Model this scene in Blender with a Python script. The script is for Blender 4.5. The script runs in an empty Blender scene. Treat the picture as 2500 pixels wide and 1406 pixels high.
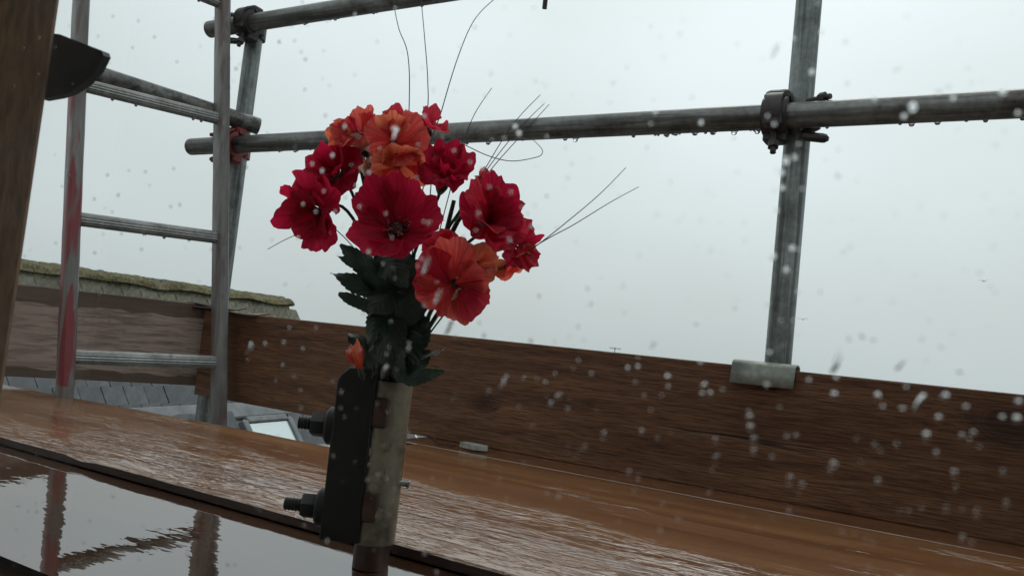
import bpy, math, random
from mathutils import Vector, Matrix, Quaternion, noise as mnoise
R = math.radians
random.seed(7)
scene = bpy.context.scene
col = scene.collection

# ------------------------------------------------------------------ camera
EZ = 5.5                                   # eye height above the street
FPX = 1962.0                               # focal length in photo pixels (photo 2500 x 1406)
yaw, pitch, roll = R(30.1), R(3.9), R(5.95)
FW = Vector((-math.sin(yaw)*math.cos(pitch), math.cos(yaw)*math.cos(pitch), math.sin(pitch)))
_r = Vector((math.cos(yaw), math.sin(yaw), 0)); _u = _r.cross(FW)
RT = _r*math.cos(roll) + _u*math.sin(roll)
UP = _u*math.cos(roll) - _r*math.sin(roll)
EYE = Vector((0, 0, EZ))
cam = bpy.data.cameras.new('camera'); camo = bpy.data.objects.new('camera', cam); col.objects.link(camo)
m = Matrix((RT, UP, -FW)).transposed().to_4x4(); m.translation = EYE
camo.matrix_world = m
cam.sensor_width = 36; cam.lens = FPX/2500*36
cam.clip_start = 0.01; cam.clip_end = 2000
cam.dof.use_dof = True; cam.dof.focus_distance = 1.15; cam.dof.aperture_fstop = cam.lens/1.2
scene.camera = camo

# ------------------------------------------------------------------ sky and light (overcast, rain)
SUN_EL, SUN_AZ = R(52), R(-12)             # diffuse sun ahead of the camera, above the scaffold
world = bpy.data.worlds.new('World'); scene.world = world; world.use_nodes = True
wt = world.node_tree; wn = wt.nodes; wl = wt.links
wn.clear()
wo = wn.new('ShaderNodeOutputWorld'); bg = wn.new('ShaderNodeBackground')
sky = wn.new('ShaderNodeTexSky'); sky.sky_type = 'NISHITA'; sky.sun_disc = False
sky.sun_elevation = SUN_EL; sky.sun_rotation = SUN_AZ; sky.dust_density = 4; sky.air_density = 1.5
hs = wn.new('ShaderNodeHueSaturation'); hs.inputs['Saturation'].default_value = 0.25; hs.inputs['Value'].default_value = 1.0
tc = wn.new('ShaderNodeTexCoord')
mp = wn.new('ShaderNodeMapping'); mp.inputs['Scale'].default_value = (1.0, 1.0, 1.7)
nz = wn.new('ShaderNodeTexNoise'); nz.inputs['Scale'].default_value = 1.9; nz.inputs['Detail'].default_value = 4; nz.inputs['Roughness'].default_value = .42
cr = wn.new('ShaderNodeValToRGB')
cr.color_ramp.elements[0].position = .3; cr.color_ramp.elements[0].color = (5.8, 6.5, 6.48, 1)
cr.color_ramp.elements[1].position = .72; cr.color_ramp.elements[1].color = (7.15, 7.9, 8.2, 1)
mx = wn.new('ShaderNodeMix'); mx.data_type = 'RGBA'; mx.inputs['Factor'].default_value = .9
wl.new(tc.outputs['Generated'], mp.inputs['Vector']); wl.new(mp.outputs[0], nz.inputs['Vector'])
wl.new(nz.outputs['Fac'], cr.inputs['Fac']); wl.new(sky.outputs[0], hs.inputs['Color'])
wl.new(hs.outputs[0], mx.inputs['A']); wl.new(cr.outputs[0], mx.inputs['B'])
sp = wn.new('ShaderNodeSeparateXYZ'); wl.new(tc.outputs['Generated'], sp.inputs[0])
ma = wn.new('ShaderNodeMath'); ma.operation = 'MULTIPLY_ADD'; ma.use_clamp = False; ma.inputs[1].default_value = .8; ma.inputs[2].default_value = .92
mc = wn.new('ShaderNodeMath'); mc.operation = 'MAXIMUM'; mc.inputs[1].default_value = 0; wl.new(sp.outputs['Z'], mc.inputs[0]); wl.new(mc.outputs[0], ma.inputs[0])
mz = wn.new('ShaderNodeMix'); mz.data_type = 'RGBA'; mz.blend_type = 'MULTIPLY'; mz.inputs['Factor'].default_value = 1   # overcast sky: brighter towards the zenith
wl.new(mx.outputs['Result'], mz.inputs['A']); wl.new(ma.outputs[0], mz.inputs['B'])
wl.new(mz.outputs['Result'], bg.inputs['Color']); bg.inputs['Strength'].default_value = .1
wl.new(bg.outputs[0], wo.inputs['Surface'])
sl = bpy.data.lights.new('sun', 'SUN'); sl.energy = .5; sl.angle = R(25); sl.color = (1, .97, .93)
so = bpy.data.objects.new('sun', sl); col.objects.link(so)
sd = Vector((math.sin(SUN_AZ)*math.cos(SUN_EL), math.cos(SUN_AZ)*math.cos(SUN_EL), math.sin(SUN_EL)))
so.rotation_euler = (-sd).to_track_quat('-Z', 'Y').to_euler(); so.location = (0, 3, 12)
scene.view_settings.view_transform = 'Standard'; scene.view_settings.look = 'None'
scene.view_settings.exposure = 0; scene.view_settings.gamma = 1
scene.render.engine = 'CYCLES'
scene.cycles.max_bounces = 12; scene.cycles.transmission_bounces = 10; scene.cycles.glossy_bounces = 5
scene.cycles.use_denoising = True; scene.cycles.adaptive_threshold = .006

# ------------------------------------------------------------------ helpers
def ray(x, y): return FW + RT*((x-1250)/FPX) - UP*((y-703)/FPX)
def P(x, y, d): return EYE + ray(x, y)*d
def PY(x, y, Y): r = ray(x, y); return EYE + r*(Y/r.y)
def PZ(x, y, z): r = ray(x, y); return EYE + r*(z/r.z)      # z relative to the eye
def W(x, y, z): return Vector((x, y, EZ+z))                  # z relative to the eye

class MB:
    def __init__(s): s.v = []; s.f = []; s.uv = {}; s.mi = []
    def add(s, vs, fs, mi=0):
        o = len(s.v); s.v += [Vector(q) for q in vs]
        for f in fs: s.f.append(tuple(i+o for i in f)); s.mi.append(mi)
        return o
    def box(s, c, size, M=None, mi=0, bev=0):
        c = Vector(c); hx, hy, hz = [a/2 for a in size]; M = M or Matrix.Identity(3)
        if bev:
            b = bev; vs = []; 
            prof = [(hx-b, hy), (hx, hy-b), (hx, -hy+b), (hx-b, -hy), (-hx+b, -hy), (-hx, -hy+b), (-hx, hy-b), (-hx+b, hy)][::-1]
            levels = [(-hz, b), (-hz+b, 0), (hz-b, 0), (hz, b)]
            for z, ins in levels:
                for x, y in prof:
                    sx = x - math.copysign(ins, x); sy = y - math.copysign(ins, y)
                    vs.append(c + M @ Vector((sx, sy, z)))
            fs = [tuple(range(7, -1, -1)), tuple(range(24, 32))]
            for k in range(3):
                for i in range(8):
                    j = (i+1) % 8; fs.append((k*8+i, k*8+j, k*8+8+j, k*8+8+i))
            s.add(vs, fs, mi); return
        vs = [c + M @ Vector((x, y, z)) for z in (-hz, hz) for y in (-hy, hy) for x in (-hx, hx)]
        s.add(vs, [(0,2,3,1), (4,5,7,6), (0,1,5,4), (2,6,7,3), (0,4,6,2), (1,3,7,5)], mi)
    def tube(s, pts, rad, n=10, caps=True, mi=0, jit=0):
        pts = [Vector(p) for p in pts]; k = len(pts)
        if not isinstance(rad, (list, tuple)): rad = [rad]*k
        t = (pts[1]-pts[0]).normalized()
        a = t.orthogonal().normalized(); vs = []
        for i in range(k):
            tt = (pts[min(i+1, k-1)] - pts[max(i-1, 0)]).normalized()
            a = (a - tt*a.dot(tt)).normalized(); b = tt.cross(a)
            for j in range(n):
                an = 2*math.pi*j/n; rr = rad[i]*(1+random.uniform(-jit, jit))
                vs.append(pts[i] + (a*math.cos(an) + b*math.sin(an))*rr)
        fs = []
        for i in range(k-1):
            for j in range(n):
                q = (j+1) % n; fs.append((i*n+j, i*n+q, i*n+n+q, i*n+n+j))
        if caps: fs += [tuple(range(n-1, -1, -1)), tuple(range((k-1)*n, k*n))]
        s.add(vs, fs, mi)
    def pipe(s, p0, p1, ro, ri, n=28, mi=0, seg=1):
        """hollow tube with open ends"""
        p0 = Vector(p0); p1 = Vector(p1); t = (p1-p0).normalized(); a = t.orthogonal().normalized(); b = t.cross(a)
        vs = []; L = (p1-p0).length
        rows = [(ri, L*.0)] + [(ro, L*i/seg) for i in range(seg+1)] + [(ri, L)]
        for r_, h in rows:
            for j in range(n):
                an = 2*math.pi*j/n; vs.append(p0 + t*h + (a*math.cos(an)+b*math.sin(an))*r_)
        k = len(rows); fs = []
        for i in range(k):
            i2 = (i+1) % k
            for j in range(n):
                q = (j+1) % n; fs.append((i*n+j, i*n+q, i2*n+q, i2*n+j))
        s.add(vs, fs, mi)
    def arc(s, c, axis, ref, ri, ro, w, a0, a1, n=16, mi=0):
        """curved band: part of a ring round 'axis'"""
        c = Vector(c); t = Vector(axis).normalized(); a = Vector(ref); a = (a - t*a.dot(t)).normalized(); b = t.cross(a); vs = []
        for i in range(n+1):
            an = a0 + (a1-a0)*i/n; d = a*math.cos(an)+b*math.sin(an)
            for r_, h in ((ri, -w/2), (ro, -w/2), (ro, w/2), (ri, w/2)): vs.append(c + d*r_ + t*h)
        fs = [(3,2,1,0), (n*4, n*4+1, n*4+2, n*4+3)]
        for i in range(n):
            for j in range(4):
                q = (j+1) % 4; fs.append((i*4+j, i*4+q, i*4+4+q, i*4+4+j))
        s.add(vs, fs, mi)
    def grid(s, fn, nu, nv, mi=0):
        o = len(s.v); 
        for j in range(nv+1):
            for i in range(nu+1):
                s.uv[len(s.v)] = (i/nu, j/nv); s.v.append(Vector(fn(i/nu, j/nv)))
        for j in range(nv):
            for i in range(nu):
                a = o + j*(nu+1)+i; s.f.append((a, a+1, a+nu+2, a+nu+1)); s.mi.append(mi)
    def build(s, name, mats, parent=None, smooth=True, origin=None, angle=35):
        if not isinstance(mats, (list, tuple)): mats = [mats]
        if origin is None:
            lo = [min(v[i] for v in s.v) for i in range(3)]; hi = [max(v[i] for v in s.v) for i in range(3)]
            origin = Vector(((lo[0]+hi[0])/2, (lo[1]+hi[1])/2, (lo[2]+hi[2])/2))
        origin = Vector(origin)
        me = bpy.data.meshes.new(name); me.from_pydata([v-origin for v in s.v], [], s.f)
        for mm in mats: me.materials.append(mm)
        me.polygons.foreach_set('material_index', s.mi)
        if s.uv:
            ul = me.uv_layers.new(name='uv')
            for lp in me.loops: ul.data[lp.index].uv = s.uv.get(lp.vertex_index, (0, 0))
        if smooth:
            me.shade_smooth()
            if angle is not None: me.set_sharp_from_angle(angle=R(angle))
        me.validate(); me.update()
        o = bpy.data.objects.new(name, me); col.objects.link(o)
        place(o, origin, parent); return o

WPOS = {}
def place(o, origin, parent):
    WPOS[o.name] = Vector(origin)
    o.location = Vector(origin) - (WPOS[parent.name] if parent else Vector())
    o.parent = parent
def empty(name, loc):
    o = bpy.data.objects.new(name, None); o.empty_display_size = .05; col.objects.link(o); place(o, loc, None); return o
def tag(o, label, cat, group=None):
    o['label'] = label; o['category'] = cat
    if group: o['group'] = group
    return o
def struct(o): o['kind'] = 'structure'; return o
def inst(name, me, origin, rot, parent, scale=None):
    o = bpy.data.objects.new(name, me); col.objects.link(o); place(o, origin, parent)
    if rot is not None: o.rotation_mode = 'QUATERNION'; o.rotation_quaternion = rot
    if scale: o.scale = scale
    return o

# ------------------------------------------------------------------ materials
class NT:
    def __init__(s, name):
        s.m = bpy.data.materials.new(name); s.m.use_nodes = True; s.t = s.m.node_tree; s.t.nodes.clear()
        s.out = s.n('OutputMaterial'); s.c = None
    def n(s, k, **kw):
        nd = s.t.nodes.new('ShaderNode'+k)
        for a, b in kw.items(): setattr(nd, a, b)
        return nd
    def set(s, sock, v):
        if isinstance(v, bpy.types.NodeSocket): s.t.links.new(v, sock)
        elif isinstance(v, tuple) and len(v) == 3 and sock.type == 'RGBA': sock.default_value = (*v, 1)
        else: sock.default_value = v
    def coord(s, scale=(1,1,1), loc=(0,0,0), out='Object', rnd=False):
        if s.c is None: s.c = s.n('TexCoord')
        mp = s.n('Mapping'); mp.inputs['Scale'].default_value = scale; mp.inputs['Location'].default_value = loc
        s.t.links.new(s.c.outputs[out], mp.inputs['Vector'])
        if rnd:
            oi = s.n('ObjectInfo'); mu = s.math('MULTIPLY', oi.outputs['Random'], 37.0); s.t.links.new(mu, mp.inputs['Location'])
        return mp.outputs[0]
    def noise(s, vec, scale=5, detail=5, rough=.55, dist=0):
        nd = s.n('TexNoise'); s.t.links.new(vec, nd.inputs['Vector'])
        for k, v in (('Scale', scale), ('Detail', detail), ('Roughness', rough), ('Distortion', dist)): nd.inputs[k].default_value = v
        return nd.outputs['Fac']
    def ramp(s, fac, *stops, interp='LINEAR'):
        nd = s.n('ValToRGB'); cr = nd.color_ramp; cr.interpolation = interp
        while len(cr.elements) < len(stops): cr.elements.new(.5)
        for e, (p, c) in zip(cr.elements, stops):
            e.position = p; e.color = (*c, 1) if isinstance(c, tuple) else (c, c, c, 1)
        s.t.links.new(fac, nd.inputs['Fac']); return nd.outputs['Color']
    def mix(s, fac, a, b, mode='MIX'):
        nd = s.n('Mix', data_type='RGBA', blend_type=mode)
        s.set(nd.inputs['Factor'], fac); s.set(nd.inputs['A'], a); s.set(nd.inputs['B'], b); return nd.outputs['Result']
    def math(s, op, a, b=0.0, clamp=False):
        nd = s.n('Math', operation=op, use_clamp=clamp); s.set(nd.inputs[0], a); s.set(nd.inputs[1], b); return nd.outputs[0]
    def sep(s, vec):
        nd = s.n('SeparateXYZ'); s.t.links.new(vec, nd.inputs[0]); return nd.outputs
    def bump(s, h, strength=.3, dist=.002, normal=None):
        nd = s.n('Bump'); s.set(nd.inputs['Height'], h); s.set(nd.inputs['Strength'], strength); nd.inputs['Distance'].default_value = dist
        if normal is not None: s.t.links.new(normal, nd.inputs['Normal'])
        return nd.outputs[0]
    def bsdf(s, color, rough=.5, metal=0, ior=1.45, normal=None, spec=.5, **kw):
        b = s.n('BsdfPrincipled'); s.set(b.inputs['Base Color'], color); s.set(b.inputs['Roughness'], rough); s.set(b.inputs['Metallic'], metal)
        b.inputs['IOR'].default_value = ior; s.set(b.inputs['Specular IOR Level'], spec)
        for k, v in kw.items(): s.set(b.inputs[k.replace('_', ' ')], v)
        if normal is not None: s.t.links.new(normal, b.inputs['Normal'])
        return b.outputs[0]
    def end(s, sh): s.t.links.new(sh, s.out.inputs['Surface']); return s.m

def wood(name, dark, mid, light, rough=.35, gs=(1.0, 16, 16), knots=(), fine=True, bump=.5, spec=.5, blotch=.35, ior=1.45, stain=None, cracks=.9):
    k = NT(name)
    v = k.coord()
    warp = k.noise(k.coord((.9, 3, 3)), 1.6, 2)
    base = k.coord(gs)
    va = k.n('VectorMath', operation='ADD'); k.t.links.new(base, va.inputs[0])
    cb = k.n('CombineXYZ'); w3 = k.math('MULTIPLY', warp, 2.2); k.set(cb.inputs['Y'], w3); k.set(cb.inputs['Z'], w3)
    mask = None
    for kx, kz, kr in knots:
        vd = k.n('VectorMath', operation='DISTANCE'); mpp = k.coord((.6, 0, 1)); k.t.links.new(mpp, vd.inputs[0]); vd.inputs[1].default_value = (kx*.6, 0, kz)
        f = k.ramp(vd.outputs['Value'], (kr*.35, 1.0), (kr*2.6, 0.0), interp='EASE')
        mask = f if mask is None else k.math('MAXIMUM', mask, f)
    if mask is not None:
        sh = k.math('MULTIPLY', mask, 3.5); k.set(cb.inputs['Z'], k.math('ADD', w3, sh))
    k.t.links.new(cb.outputs[0], va.inputs[1])
    g = k.noise(va.outputs[0], 1.0, 7, .62, .3)
    c = k.ramp(g, (.3, dark), (.5, mid), (.7, light))
    b2 = k.noise(k.coord((1.5, 5, 5)), 2.0, 4)
    c = k.mix(k.math('MULTIPLY', k.ramp(b2, (.4, 0.0), (.65, 1.0)), blotch), c, dark)
    fb = k.noise(k.coord((gs[0]*13, gs[1]*8.5, gs[2]*8.5)), 1.0, 4, .65)
    if fine: c = k.mix(.7, c, k.ramp(fb, (.36, .25), (.56, 1.0)), 'MULTIPLY')
    ck = k.math('ABSOLUTE', k.math('SUBTRACT', k.noise(k.coord((gs[0]*.2, gs[1]*.4, gs[2]*.4), (5, 3, 8)), 1.0, 3, .5), .5))
    gate = k.ramp(k.noise(k.coord((gs[0]*2.2, gs[1]*.4, gs[2]*.4), (1, 9, 4)), 1.0, 2), (.5, 0.0), (.56, 1.0))
    ck = k.math('MULTIPLY', k.ramp(ck, (.0012, 1.0), (.0035, 0.0)), gate)
    c = k.mix(k.math('MULTIPLY', ck, cracks), c, (.008, .004, .003))
    if mask is not None: c = k.mix(k.math('MULTIPLY', mask, .8), c, tuple(q*.35 for q in dark))
    if stain:
        z = k.sep(v)['Z']
        e = k.math('ADD', z, k.math('MULTIPLY', k.math('SUBTRACT', k.noise(k.coord((5, 0, 0)), 1.5, 3), .5), .045))
        st = k.ramp(k.math('MULTIPLY_ADD', e, 1.0), (0, 0.0), (1, 0.0))
        top = k.math('GREATER_THAN', e, .072); bot = k.math('LESS_THAN', e, -.088)
        c = k.mix(k.math('MULTIPLY', k.math('MAXIMUM', top, bot), .85), c, stain)
    h = k.math('SUBTRACT', k.math('ADD', k.math('MULTIPLY', g, 1.2), fb), k.math('MULTIPLY', ck, 1.2))
    n = k.bump(h, bump, .0025)
    rr = k.ramp(b2, (.3, rough*.6), (.7, rough*1.4))
    return k.end(k.bsdf(c, rr, normal=n, spec=spec, ior=ior))

def wet_deck(name, dark, mid, light, level=.5, wid=.12, slope=.85, dist=.0052):
    """boards under a thin, broken film of rain water: the film fills the hollows of the grain"""
    k = NT(name)
    g = k.noise(k.coord((1.3, 18, 18)), 1.0, 7, .62, .6)
    c = k.ramp(g, (.3, dark), (.5, mid), (.72, light))
    b2 = k.noise(k.coord((.9, 4.5, 4)), 2.0, 4)
    c = k.mix(k.math('MULTIPLY', k.ramp(b2, (.38, 0.0), (.66, 1.0)), .55), c, dark)
    # relief of the raised grain and wind ripples: short strokes along the board, calm patches between
    rel = k.ramp(k.noise(k.coord((9, 40, 30)), 1.0, 5, .62, .6), (.45, 0.0), (.52, 1.0))
    rel2 = k.ramp(k.noise(k.coord((34, 110, 40), (3, 3, 3)), 1.0, 2, .5), (.52, 0.0), (.66, 1.0))
    rel3 = k.noise(k.coord((13, 46, 40), (8, 1, 3)), 1.0, 3, .55, .4)
    h = k.math('ADD', k.math('ADD', k.math('MULTIPLY', rel, .35), k.math('MULTIPLY', rel2, .16)), k.math('MULTIPLY', rel3, 1.1))
    lev = k.noise(k.coord((1.5, 6.0, 1), (3.1, 1.7, 0)), 1.3, 3, .55)
    st = k.noise(k.coord((5, 34, 1), (6, 2, 0)), 1.0, 3, .6)
    lev = k.math('ADD', k.math('MULTIPLY', lev, .75), k.math('MULTIPLY', st, .35))
    y = k.sep(k.coord())['Y']
    lev = k.math('ADD', lev, k.math('MULTIPLY', y, slope))
    amp = k.ramp(lev, (level-wid, 1.0), (level+wid, .10))
    flat = k.ramp(k.noise(k.coord((4, 14, 1), (7, 2, 0)), 1.0, 4, .6), (.40, .25), (.56, 1.0))
    n = k.bump(k.math('MULTIPLY', h, 1.0), k.math('MULTIPLY', amp, flat), dist)
    rough = k.mix(k.noise(k.coord((3, 16, 4)), 1.0, 3), (.03,)*3, (.14,)*3)
    return k.end(k.bsdf(c, rough, normal=n, ior=2.05))

def galv(name, base=(.33, .365, .355), dark=(.115, .13, .126), rust=(.13, .08, .06), ramt=.2, rough=.42, metal=.15, streak=None):
    k = NT(name)
    n1 = k.noise(k.coord((14, 14, 14)), 1.0, 7, .65)
    n2 = k.noise(k.coord((5, 5, 5), (4, 2, 1)), 1.0, 4, .6)
    c = k.ramp(n1, (.32, dark), (.5, tuple(a*.75 for a in base)), (.7, base))
    c = k.mix(k.math('MULTIPLY', k.ramp(n2, (.52, 0.0), (.66, 1.0)), ramt), c, rust)
    n3 = k.noise(k.coord((90, 90, 90)), 1.0, 3)
    if streak:
        sn = k.noise(k.coord(streak, (2, 5, 7)), 1.0, 5, .65)
        c = k.mix(.8, c, k.ramp(sn, (.40, .22), (.54, 1.0)), 'MULTIPLY')
    c = k.mix(.5, c, k.ramp(n3, (.35, .55), (.6, 1.0)), 'MULTIPLY')
    rr = k.ramp(n1, (.3, rough*.7), (.7, rough*1.3))
    return k.end(k.bsdf(c, rr, metal, normal=k.bump(n1, .25, .001)))

def plain(name, a, b, scale=20, rough=.5, metal=0, bump=.2, bd=.001, spec=.5, rnd=0):
    k = NT(name)
    n1 = k.noise(k.coord((scale,)*3), 1.0, 6, .62)
    c = k.ramp(n1, (.32, a), (.68, b))
    if rnd:
        oi = k.n('ObjectInfo'); c = k.mix(rnd, c, k.ramp(oi.outputs['Random'], (0, .35), (1, 1.0)), 'MULTIPLY')
    return k.end(k.bsdf(c, rough, metal, normal=k.bump(n1, bump, bd), spec=spec))

M = {}
M['toe'] = wood('toe_board_wood', (.08, .034, .018), (.145, .064, .032), (.21, .1, .052), rough=.45, spec=.3, gs=(1.6, 30, 30), knots=((.35, .06, .022), (-.62, -.02, .012), (1.15, .05, .016)), bump=.7)
M['toe_grey'] = wood('grey_toe_wood', (.3, .215, .175), (.345, .25, .208), (.385, .285, .24), rough=.5, bump=.3, blotch=.12, stain=(.075, .042, .028))
M['deck'] = wet_deck('wet_deck_wood', (.125, .051, .025), (.22, .104, .05), (.3, .158, .082), level=.5)
M['deck2'] = wet_deck('wet_back_board', (.1, .04, .018), (.2, .09, .038), (.28, .14, .065), level=.42, slope=0)
M['deck3'] = wet_deck('damp_back_board', (.08, .03, .014), (.15, .06, .027), (.22, .09, .04), level=.3, slope=0)
M['edge'] = wood('dark_board_edge', (.022, .008, .006), (.042, .016, .01), (.065, .026, .016), rough=.5)
M['jamb'] = wood('jamb_timber', (.12, .064, .03), (.155, .083, .039), (.19, .102, .048), rough=.6, gs=(45, 45, 9), bump=.2, cracks=0)
M['galv'] = galv('galvanised_tube', streak=(75, 75, 2.2))
M['galv2'] = galv('weathered_rail', (.22, .22, .208), (.065, .057, .052), (.08, .042, .032), .5, .34, .3, streak=(2.6, 60, 60))
M['coupler'] = galv('rusty_coupler', (.06, .05, .05), (.016, .014, .015), (.05, .022, .015), .6, .5, .3)
M['red_coupler'] = galv('red_painted_coupler', (.26, .035, .04), (.1, .02, .02), (.07, .03, .02), .4, .45, .1)
M['rung'] = galv('ribbed_aluminium', (.42, .42, .41), (.2, .2, .19), (.2, .18, .15), .2, .4, .6)
M['clip'] = galv('zinc_clip', (.33, .34, .3), (.13, .135, .12), (.1, .08, .06), .3, .45, .3)
M['black_steel'] = galv('black_steel', (.009, .008, .008), (.004, .004, .004), (.016, .008, .005), .5, .55, .1)
M['stub'] = galv('cement_splashed_tube', (.25, .21, .15), (.06, .045, .033), (.045, .024, .014), .75, .4, .1)
M['slate'] = plain('roof_slate', (.035, .039, .047), (.095, .1, .112), 14, .4, rnd=.6)
M['moss_slate'] = plain('lichen_slate', (.045, .045, .03), (.2, .185, .12), 24, .7, rnd=.5, bump=.5, bd=.006)
M['moss'] = plain('mossy_ridge', (.045, .038, .022), (.26, .22, .105), 46, .9, rnd=.5, bump=1, bd=.02)
M['gutter'] = plain('grey_gutter', (.07, .078, .076), (.13, .142, .138), 12, .45)
M['lead'] = plain('lead_frame', (.085, .09, .095), (.17, .178, .185), 10, .4, .2)
M['render'] = plain('house_render', (.6, .59, .56), (.72, .71, .68), 6, .8, bump=.4, bd=.004)
M['plaster'] = plain('room_plaster', (.22, .2, .18), (.27, .25, .23), 3, .9)
M['ground'] = plain('wet_ground', (.045, .05, .045), (.1, .105, .09), .15, .6)
M['far_wall'] = plain('far_house_wall', (.35, .35, .34), (.5, .5, .48), 1.5, .8)
M['dark_metal'] = plain('dark_metal', (.03, .03, .033), (.07, .07, .075), 8, .5, .4)
M['plate'] = plain('dark_plate', (.012, .013, .015), (.032, .034, .038), 90, .55, bump=.6, bd=.0006)
M['stone'] = plain('slate_chip', (.17, .18, .15), (.36, .38, .33), 55, .5, bump=.6)
M['strip'] = plain('rusty_strip', (.035, .018, .014), (.09, .05, .04), 40, .4, .3)
M['bird'] = plain('bird_feathers', (.03, .03, .03), (.08, .08, .08), 30, .7)

def stile_mat(name, amount, lo, hi):
    k = NT(name)
    g = k.noise(k.coord((26, 26, 2.2)), 1.0, 6, .6)
    c = k.ramp(g, (.32, (.07, .062, .058)), (.52, (.14, .132, .125)), (.72, (.23, .22, .21)))
    ed = k.noise(k.coord((20, 20, 3.5), (2, 7, 1)), 1.0, 5, .65)
    c = k.mix(k.ramp(ed, (.54, 0.0), (.6, .75)), c, (.09, .045, .042))
    z = k.sep(k.coord())['Z']
    rng = k.math('MULTIPLY', k.ramp(z, (0, 0.0), (1, 1.0)), 1.0)
    inz = k.math('MULTIPLY', k.math('GREATER_THAN', z, lo), k.math('LESS_THAN', z, hi))
    pn = k.noise(k.coord((34, 34, 1.1), (9, 3, 5)), 1.0, 5, .55)
    pm = k.math('MULTIPLY', k.ramp(pn, (amount-.04, 1.0), (amount+.02, 0.0)), inz)
    c = k.mix(pm, c, (.16, .011, .019))
    return k.end(k.bsdf(c, .4, normal=k.bump(k.math('ADD', g, ed), .4, .001)))
M['stile_red'] = stile_mat('red_worn_stile', .49, -.05, .66)
M['stile'] = stile_mat('grey_worn_stile', .2, -.4, 1.2)

def water_mat():
    k = NT('puddle_water')
    c = k.ramp(k.noise(k.coord((1.5, 9, 1)), 1.0, 5), (.35, (.03, .013, .007)), (.7, (.065, .029, .015)))
    fine = k.noise(k.coord((24, 60, 1)), 1.0, 2, .5)
    wide = k.noise(k.coord((5, 11, 1), (2, 5, 0)), 1.0, 2, .5)
    # more chop close to the raised board, calm further out
    y = k.sep(k.coord())['Y']
    chop = k.ramp(k.math('MULTIPLY_ADD', y, 4.0), (.0, .10), (.45, .3))
    h = k.math('ADD', k.math('MULTIPLY', fine, chop), k.math('MULTIPLY', wide, .5))
    vo = k.n('TexVoronoi', feature='F1'); k.t.links.new(k.coord((26, 26, 1)), vo.inputs['Vector']); vo.inputs['Scale'].default_value = 1
    vr = k.math('MULTIPLY', k.math('SINE', k.math('MULTIPLY', vo.outputs['Distance'], 60.0)), k.ramp(vo.outputs['Distance'], (.0, 1.0), (.16, 0.0)))
    sel = k.math('GREATER_THAN', k.sep(vo.outputs['Color'])['X'], .87)
    h = k.math('ADD', h, k.math('MULTIPLY', k.math('MULTIPLY', vr, sel), .10))
    return k.end(k.bsdf(c, .015, normal=k.bump(h, .42, .0016), ior=2.7))
M['puddle'] = water_mat()

def glass(name, ior, tint=(1, 1, 1), rough=0):
    k = NT(name); g = k.n('BsdfGlass'); k.set(g.inputs['Color'], tint); g.inputs['IOR'].default_value = ior; g.inputs['Roughness'].default_value = rough
    return k.end(g.outputs[0])
M['pane'] = glass('window_glass', 1.3, (.985, .995, .99))
M['water'] = glass('rain_water', 1.33)
k = NT('sky_light_glass'); M['skylight'] = k.end(k.bsdf((.45, .55, .56), .06, normal=k.bump(k.noise(k.coord((6, 6, 6)), 1, 3), .08, .01), ior=2.6, spec=.9))  # pale base colour stands in for sky reflected in the glass

def petal_mat(name, base, mid, edge, rnd=.25, trans=.5):
    k = NT(name)
    uv = k.sep(k.coord(out='UV'))
    v = uv['Y']
    nv = k.noise(k.coord((3.2, .7, 1), out='UV', rnd=True), 4.0, 4, .6)
    vv = k.math('ADD', v, k.math('MULTIPLY', k.math('SUBTRACT', nv, .5), .5))
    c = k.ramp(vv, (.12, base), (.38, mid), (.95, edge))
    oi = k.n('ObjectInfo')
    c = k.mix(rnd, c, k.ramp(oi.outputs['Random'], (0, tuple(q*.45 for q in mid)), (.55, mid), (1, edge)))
    vein = k.noise(k.coord((26, 1.3, 1), out='UV', rnd=True), 1.0, 4, .6)
    c = k.mix(.6, c, k.ramp(vein, (.36, .4), (.6, 1.0)), 'MULTIPLY')
    n = k.bump(k.math('ADD', vein, nv), .6, .0016)
    d = k.bsdf(c, .55, normal=n, spec=.3)
    t = k.n('BsdfTranslucent'); k.set(t.inputs['Color'], c); k.t.links.new(n, t.inputs['Normal'])
    ms = k.n('MixShader'); ms.inputs[0].default_value = trans
    k.t.links.new(d, ms.inputs[1]); k.t.links.new(t.outputs[0], ms.inputs[2])
    return k.end(ms.outputs[0])
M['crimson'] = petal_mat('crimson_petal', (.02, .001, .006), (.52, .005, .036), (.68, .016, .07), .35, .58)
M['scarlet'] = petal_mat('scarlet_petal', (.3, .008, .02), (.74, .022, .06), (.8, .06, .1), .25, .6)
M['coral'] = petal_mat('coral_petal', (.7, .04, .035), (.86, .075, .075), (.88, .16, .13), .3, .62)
M['orange'] = petal_mat('orange_petal', (.78, .1, .05), (.87, .16, .08), (.88, .25, .14), .25, .62)
M['pale'] = petal_mat('pale_pink_petal', (.6, .3, .2), (.66, .3, .25), (.68, .5, .42), .3, .5)
M['stamen'] = plain('dark_stamen', (.012, .004, .006), (.05, .012, .018), 60, .6)
M['tip'] = plain('stamen_tip', (.16, .03, .03), (.3, .07, .05), 60, .6)
M['stem'] = plain('dark_green_stem', (.008, .016, .01), (.02, .035, .02), 30, .4)
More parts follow.
